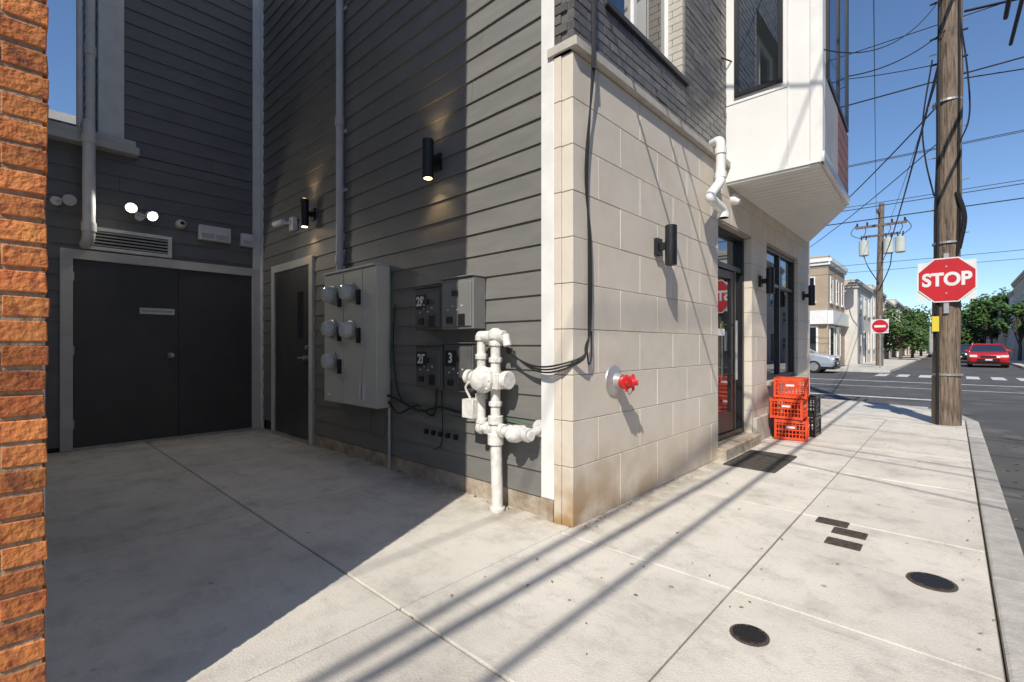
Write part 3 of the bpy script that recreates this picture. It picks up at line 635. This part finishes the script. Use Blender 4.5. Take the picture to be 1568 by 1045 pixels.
def octa(mb,r,o0,o1):
    pts=[(r*math.cos(math.pi/8+k*math.pi/4),r*math.sin(math.pi/8+k*math.pi/4)) for k in range(8)]
    vs=[SG.pt(a,o0,zc0+b) for a,b in pts]+[SG.pt(a,o1,zc0+b) for a,b in pts]
    mb.add(vs,[tuple(range(7,-1,-1)),tuple(range(8,16))]+[(i,(i+1)%8,8+(i+1)%8,8+i) for i in range(8)])
s=MB(); octa(s,.36,.012,.016); s.done('border',m_swhite,D)
s=MB(); octa(s,.340,.0165,.019); s.done('face',m_sred,D)
s=MB(); SG.box(s,-.325,.325,.002,.006,zc0-.30,zc0+.28); s.done('backing_plate',m_swhite,D)
s=MB(); SG.box(s,-.03,.03,-.04,.001,zc0-.5,zc0+.4)
for z in(-.2,.2): SG.cyl(s,0,zc0+z,.019,.024,.012)
s.done('bracket',m_metal,D)
SG.text('STOP',0,.0205,zc0-.0,.27,m_swhite,D,off=.010,name='lettering',sx=.85)
# ---------------------------------------------------------------- wires
W=grp('overhead_wires'); s=MB()
def wire(p0,p1,sag,r,n=22):
    p0=Vector(p0);p1=Vector(p1); s.tube([p0.lerp(p1,k/n)-Vector((0,0,sag*4*(k/n)*(1-k/n))) for k in range(n+1)],r,5,smooth=False)
for y,z,sg,r in((16,8.3,.3,.02),(20,8.0,.5,.012),(25,9.4,.4,.014),(24,7.35,.5,.016),(24.3,7.0,.6,.022),(29,5.6,.4,.012),(14.5,9.3,.6,.012),(28,5.0,.3,.01),(27,8.1,.4,.014)):
    wire((-34,y,z+.2),(34,y+1.2,z),sg,r)
wire((.55,9.8,5.9),(.9,-26,6.1),.25,.03); wire((.6,9.8,5.5),(1.25,-26,5.7),.3,.024); wire((.95,9.75,9.45),(1.6,-26,9.5),.3,.012); wire((PX+.1,9.8,6.5),(1.9,-26,6.6),.2,.028)
wire((PX,9.8,5.95),(-3.2,37,6.4),.4,.02); wire((PX-.9,9.75,9.45),(-3.5,37,9.0),.4,.01); wire((PX+.9,9.75,9.45),(-2.8,37,9.0),.4,.01)
wire((PX,9.75,6.0),(-1.84,5.3,4.32),.45,.008); wire((PX,9.75,6.6),(-.95,5.44,4.1),.35,.006); wire((PX,9.75,5.5),(-6,12.5,9.3),.5,.007)
wire((PX+.2,9.8,6.2),(12,14,7.6),.3,.02); wire((PX+.2,9.8,5.2),(12,15,6.5),.3,.01)
wire((PX,9.8,5.0),(-8,30,6.2),.5,.012); wire((PX,9.8,4.4),(-9,28,4.6),.5,.008)
for k,(y,z) in enumerate(((2.75,4.9),(2.78,4.55),(3.4,6.6),(4.2,7.4),(4.4,7.7),(2.72,3.95))): wire((-1.8,y,z),(9,y-4.5-.3*k,z+3.2),.25,.014)
s.done('wires',m_cable,W)
D=grp('utility_pole.001'); s=MB(); x,y=-3.3,36.6
s.tube([(x,y,-.1),(x,y,5),(x+.1,y,9.9)],lambda t:.19-.05*t,10); s.box(x-1.2,x+1.3,y-.15,y-.02,8.5,8.64); s.box(x-.9,x+1.0,y-.15,y-.02,7.9,8.02); s.box(x-.06,x+.06,y-1.3,y+1.3,9.2,9.32); s.done('shaft',m_wood,D)
s=MB()
for dx in(-.75,.45,1.0): s.lathe((x+dx,y-.25,6.75),(0,0,1),[(0,.2),(.05,.26),(.85,.26),(.9,.27),(.93,.18),(1.0,.05)],14); s.box(x+dx-.03,x+dx+.03,y-.2,y,7.2,7.3)
s.done('transformers',m_box,D,smooth=True)
s=MB()
for dx in(-1.1,-.6,.6,1.2): s.cyl((x+dx,y-.08,8.62),(x+dx,y-.08,8.85),.05)
for dx in(-.75,.45,1.0): s.cyl((x+dx-.1,y-.25,7.7),(x+dx-.14,y-.25,8.0),.035); s.cyl((x+dx+.1,y-.25,7.7),(x+dx+.14,y-.25,8.0),.035); s.tube([(x+dx,y-.25,8.0),(x+dx+.1,y-.2,8.3),(x+dx,y-.1,8.6)],.02,5)
s.tube([(x,y-.2,5),(x-.5,y-.35,6.0),(x-.75,y-.25,6.75)],.03,5); s.tube([(x,y-.2,4.6),(x+.5,y-.35,5.9),(x+.6,y-.25,6.75)],.03,5); s.tube([(x-1.1,y-.1,8.8),(x-1.4,y-.3,8.2),(x-.85,y-.2,7.8)],.02,5); s.tube([(x+1.2,y-.1,8.8),(x+1.5,y-.3,8.2),(x+1.1,y-.2,7.8)],.02,5); s.done('insulators',m_black,D)
D=grp('do_not_enter_sign'); s=MB(); s.cyl((-2.95,33.0,0),(-2.95,33.0,2.9),.035); s.done('post',m_metal,D)
S2=F((-2.95,32.94),(-1.95,32.94)); s=MB(); S2.box(s,-.38,.38,0,.01,1.9,2.66); s.done('plate',m_swhite,D); s=MB(); S2.cyl(s,0,2.28,.012,.016,.36); s.done('disc',m_sred,D); s=MB(); S2.box(s,-.25,.25,.018,.022,2.22,2.34); s.done('bar',m_swhite,D)
D=grp('street_lamp'); s=MB(); x=-6.3; s.cyl((x,31.2,0),(x,31.2,5.8),.07,.05); s.tube([(x,31.2,5.8),(x-.1,31.2,6.6),(x-.6,31,7.0)],.04,6); s.lathe((x-.6,31,7.05),(-1,0,0),[(0,.05),(.1,.13),(.5,.1)]); s.done('post',m_metal,D)
# ---------------------------------------------------------------- background houses
def win(mF,mG,fr,a,z,w,h,mS):
    fr.box(mG,a-w/2+.05,a+w/2-.05,.005,.02,z+.05,z+h-.05)
    fr.frame(mF,a-w/2,a+w/2,z,z+h,.06,.004,.05); fr.box(mF,a-w/2+.06,a+w/2-.06,.004,.035,z+h/2-.03,z+h/2+.03); fr.box(mS,a-w/2-.06,a+w/2+.06,.003,.09,z-.1,z)
def house(name,x0,x1,y0,y1,h,mw,faces,fl=2,shop=False,fm=None):
    D=grp(name); s=MB(); s.box(x0,x1,y0,y1,-.12,h); s.done('walls',mw,D)
    a=MB();b=MB();c=MB();d=MB()
    for fc in faces:
        if fc=='E': fr=F((x1,y0),(x1,y1)); L=y1-y0
        elif fc=='S': fr=F((x0,y0),(x1,y0)); L=x1-x0
        else: fr=F((x0,y1),(x0,y0)); L=y1-y0
        n=max(2,int(L/1.9)); fh=(h-.7)/fl
        for f in range(fl):
            for k in range(n):
                ax=(k+.5)*L/n
                if f==0 and k%3==1 and not shop: fr.box(d,ax-.45,ax+.45,.004,.05,.05,2.15); fr.frame(a,ax-.53,ax+.53,0,2.25,.08,.004,.07,False)
                elif f==0 and shop: continue
                else: win(a,b,fr,ax,f*fh+.95,.85,min(1.5,fh-1.2),c)
        fr.box(c,-.05,L+.05,.003,.18,h-.32,h-.1); fr.box(c,-.05,L+.05,.003,.10,h-.5,h-.34)
        if shop:
            fr.box(c,0,L,.003,.25,2.5,3.3); k=.3
            while k<L-1.6: fr.box(b,k+.1,k+1.4,.003,.03,.6,2.3); fr.frame(a,k,k+1.5,.5,2.4,.1,.004,.06); k+=2.1
    s=MB(); s.box(x0-.02,x1+.02,y0-.02,y1+.02,h,h+.08); s.done('roof',fm or m_cap,D)
    a.done('window_frames',m_trim,D); b.done('window_glass',m_glass,D); c.done('sills_cornice',m_trim if shop else m_cap,D); d.done('doors',m_door,D)
house('corner_shop_building',-14,-5.4,33.2,39,6.5,m_hbrick2,['E','S'],shop=True)
house('rowhouse',-14,-4.7,39.01,46,5.6,m_cream,['E','S']); house('rowhouse.001',-14,-4.62,46.01,55,5.9,m_cream,['E']); house('rowhouse.002',-14,-4.6,55.01,66,5.5,m_tan,['E']); house('rowhouse.003',-14,-4.6,66.01,84,6.2,m_cream,['E']); house('rowhouse.004',-14,-4.6,84.01,120,6.6,m_hbrick,['E'])
house('rowhouse.005',5,14,44,56,5.0,m_cream,['W','S']); house('rowhouse.006',4.6,14,58,72,7.8,m_tan,['W','S']); house('rowhouse.007',4.6,14,72.01,95,7.0,m_cream,['W']); house('rowhouse.008',4.6,14,95.01,130,7.4,m_hbrick,['W'])
house('rowhouse.009',-32,-14.5,33.2,41,6.8,m_hbrick,['S'])
house('rowhouse.010',10,18,-12,-2,8.2,m_hbrick,['W'],3); house('rowhouse.011',10,18,-1.99,5,8.0,m_cream,['W'],3); house('rowhouse.012',10,18,5.01,12.2,7.6,m_hbrick,['W'],3)
house('rowhouse.013',6.5,20,33.2,43.9,7.6,m_cream,['W','S'],2); house('rowhouse.014',20.1,40,33.2,43.9,7.0,m_hbrick2,['S'],2)
D=grp('distant_buildings'); s=MB()
for k in range(16): x=-60+k*8; s.box(x,x+7.5,200+U(0,10),215,-.1,U(5,8))
s.done('blocks',m_tan,D)
# ---------------------------------------------------------------- trees
def tree(name,x,y,h,r,n=2600,ls=.16):
    D=grp(name); s=MB(); th=h*.5
    s.tube([(x,y,-.1),(x+.05,y,th*.6),(x,y+.05,h*.75)],lambda t:.14*(1-.7*t),8)
    cl=[]
    for k in range(14):
        a=U(0,6.28); rr=r*math.sqrt(U(.05,.8)); zz=h-r*U(.2,1.7); e=Vector((x+rr*math.cos(a),y+rr*math.sin(a),zz)); cl.append((e,U(.2,.42)*r))
        s.tube([(x,y,th*U(.5,1)),tuple(Vector((x,y,th)).lerp(e,.6)),tuple(e)],lambda t:.05*(1-.8*t),5)
    s.done('trunk',m_bark,D); l=MB()
    for k in range(n):
        c,cr=random.choice(cl); v=Vector((random.gauss(0,1),random.gauss(0,1),random.gauss(0,.8))).normalized()*cr*U(.4,1.25); p=c+v
        a=Vector((U(-1,1),U(-1,1),U(-.6,.6))).normalized()*ls; b=a.orthogonal().normalized()*ls*.6
        l.add([p-a,p+b,p+a,p-b],[(0,1,2,3)])
    l.done('foliage',m_leaf,D)
tree('street_tree',-3.4,54,4.4,1.9); tree('street_tree.001',-3.0,62,4.8,2.1); tree('street_tree.002',-2.8,74,5.4,2.4); tree('street_tree.003',3.3,80,7.4,2.8,3400,.2); tree('street_tree.004',3.3,96,8.2,3.3,3000,.25); tree('street_tree.005',-2.9,98,6.2,2.8); tree('street_tree.006',-1.5,150,7,4,2600,.4); tree('street_tree.007',3.2,130,8,4,2600,.4); tree('street_tree.008',4.0,57,4.8,1.4,2000,.14)
# ---------------------------------------------------------------- cars
def car(name,x,y,rot,col):
    D=grp(name); pm=M('paint_'+name,col,col,rough=.25,spec=.8)
    prof=[(-2.2,.30),(-2.24,.62),(-2.1,.84),(-1.2,.98),(1.5,1.02),(2.15,.98),(2.25,.6),(2.2,.3)]
    def loft(secs,prof,mat,nm,bv):
        s=MB(); n=len(prof); vs=[]
        for yy,sc,dz in secs:
            for px,pz in prof: vs.append((px*sc,yy,pz+dz))
        fs=[tuple(range(n)),tuple(range((len(secs)-1)*n,len(secs)*n))[::-1]]
        for i in range(len(secs)-1):
            for k in range(n): fs.append((i*n+k,i*n+(k+1)%n,(i+1)*n+(k+1)%n,(i+1)*n+k))
        s.add(vs,fs); return s.done(nm,mat,D,bevel=bv,seg=2,smooth=True)
    loft([(-.9,.97,0),(-.8,1,0),(.8,1,0),(.9,.97,0)],prof,pm,'body',.06)
    cab=[(-1.25,.97),(-.45,1.42),(1.0,1.45),(1.95,1.0)]
    s=MB(); vs=[]
    for yy in(-.84,.84):
        for px,pz in cab:
            k=1 if pz<1.1 else .78; vs.append((px,yy*k,pz))
    s.add(vs,[(0,1,2,3),(7,6,5,4),(0,4,5,1),(1,5,6,2),(2,6,7,3),(3,7,4,0)]); s.done('greenhouse',m_glass,D,bevel=.04,seg=2)
    s=MB(); s.hexa([(-.5,-.66,1.415),(1.02,-.66,1.445),(1.02,.66,1.445),(-.5,.66,1.415),(-.4,-.6,1.47),(.95,-.6,1.49),(.95,.6,1.49),(-.4,.6,1.47)])
    for sy in(-1,1):
        for a,b in(((-1.25,.84,.97),(-.45,.66,1.44)),((1.0,.66,1.46),(1.95,.84,1.0)),((.25,.84,1.0),(.25,.66,1.45))):
            s.cyl((a[0],sy*a[1],a[2]),(b[0],sy*b[1],b[2]),.035,n=6)
        s.box(-.95,-.75,sy*.98-.08,sy*.98+.08,.98,1.1)
    s.done('roof_pillars_mirrors',pm,D,bevel=.015)
    s=MB(); w=MB()
    for wx in(-1.4,1.4):
        for sy in(-1,1):
            s.lathe((wx,sy*.70,.32),(0,sy,0),[(0,.30),(.02,.325),(.19,.325),(.21,.28)],20); w.lathe((wx,sy*.905,.32),(0,sy,0),[(0,.21),(.01,.2),(.015,.06)],14)
    s.done('tyres',m_tyre,D,smooth=True); w.done('wheels',m_metal,D)
    s=MB(); s.box(-2.27,-2.2,-.5,.5,.36,.56); s.box(-2.26,-2.18,-.35,.35,.64,.74); s.box(-2.26,2.24,-.86,.86,.2,.3); s.done('grille',m_black,D)
    s=MB()
    for sy in(-1,1): s.box(-2.24,-2.08,sy*.68-.17,sy*.68+.17,.64,.78)
    s.box(-2.28,-2.26,-.16,.16,.44,.53); s.done('headlights',m_swhite,D,bevel=.02)
    s=MB()
    for sy in(-1,1): s.box(2.14,2.25,sy*.68-.16,sy*.68+.16,.74,.9)
    s.done('tail_lights',m_red,D,bevel=.02)
    D.location=(x,y,-.144); D.rotation_euler=(0,0,rot)
car('parked_car',1.6,43.5,math.pi/2,(.5,.012,.015)); car('parked_car.001',.35,54,math.pi/2,(.03,.03,.04)); car('parked_car.002',-6.45,28.2,math.pi,(.36,.40,.45)); car('parked_car.003',2.0,52,math.pi/2,(.2,.2,.21)); car('parked_car.004',-1.3,78,math.pi/2,(.4,.4,.42)); car('parked_car.005',2.1,61,math.pi/2,(.03,.03,.035))
# ---------------------------------------------------------------- light & camera
tr=Vector((-.39*.7,.92*.7,-.70)).normalized()
w=bpy.data.worlds.new('World'); scene.world=w; w.use_nodes=True
nt=w.node_tree; bg=nt.nodes['Background']; sk=nt.nodes.new('ShaderNodeTexSky'); sk.sky_type='NISHITA'; sk.sun_disc=False
sk.sun_elevation=math.asin(-tr.z); sk.sun_rotation=math.atan2(-tr.x,-tr.y); sk.air_density=1.0; sk.dust_density=0.0; sk.ozone_density=6.0; sk.altitude=600
nt.links.new(sk.outputs[0],bg.inputs[0]); bg.inputs[1].default_value=.145
l=bpy.data.lights.new('sun','SUN'); l.energy=5; l.angle=math.radians(.5); l.color=(1,.935,.83)
o=bpy.data.objects.new('sun',l); scene.collection.objects.link(o); o.rotation_euler=tr.to_track_quat('-Z','Y').to_euler(); o.location=(5,-10,15)
cam=bpy.data.cameras.new('camera'); co=bpy.data.objects.new('camera',cam); scene.collection.objects.link(co)
cam.sensor_width=36; cam.lens=727/1568*36; cam.shift_y=7.5/1568; cam.clip_end=2000; cam.clip_start=.05
co.location=(0,0,1.2); co.rotation_euler=(math.pi/2,0,math.radians(42.9)); scene.camera=co
scene.view_settings.view_transform='Standard'; scene.view_settings.look='None'; scene.view_settings.exposure=0
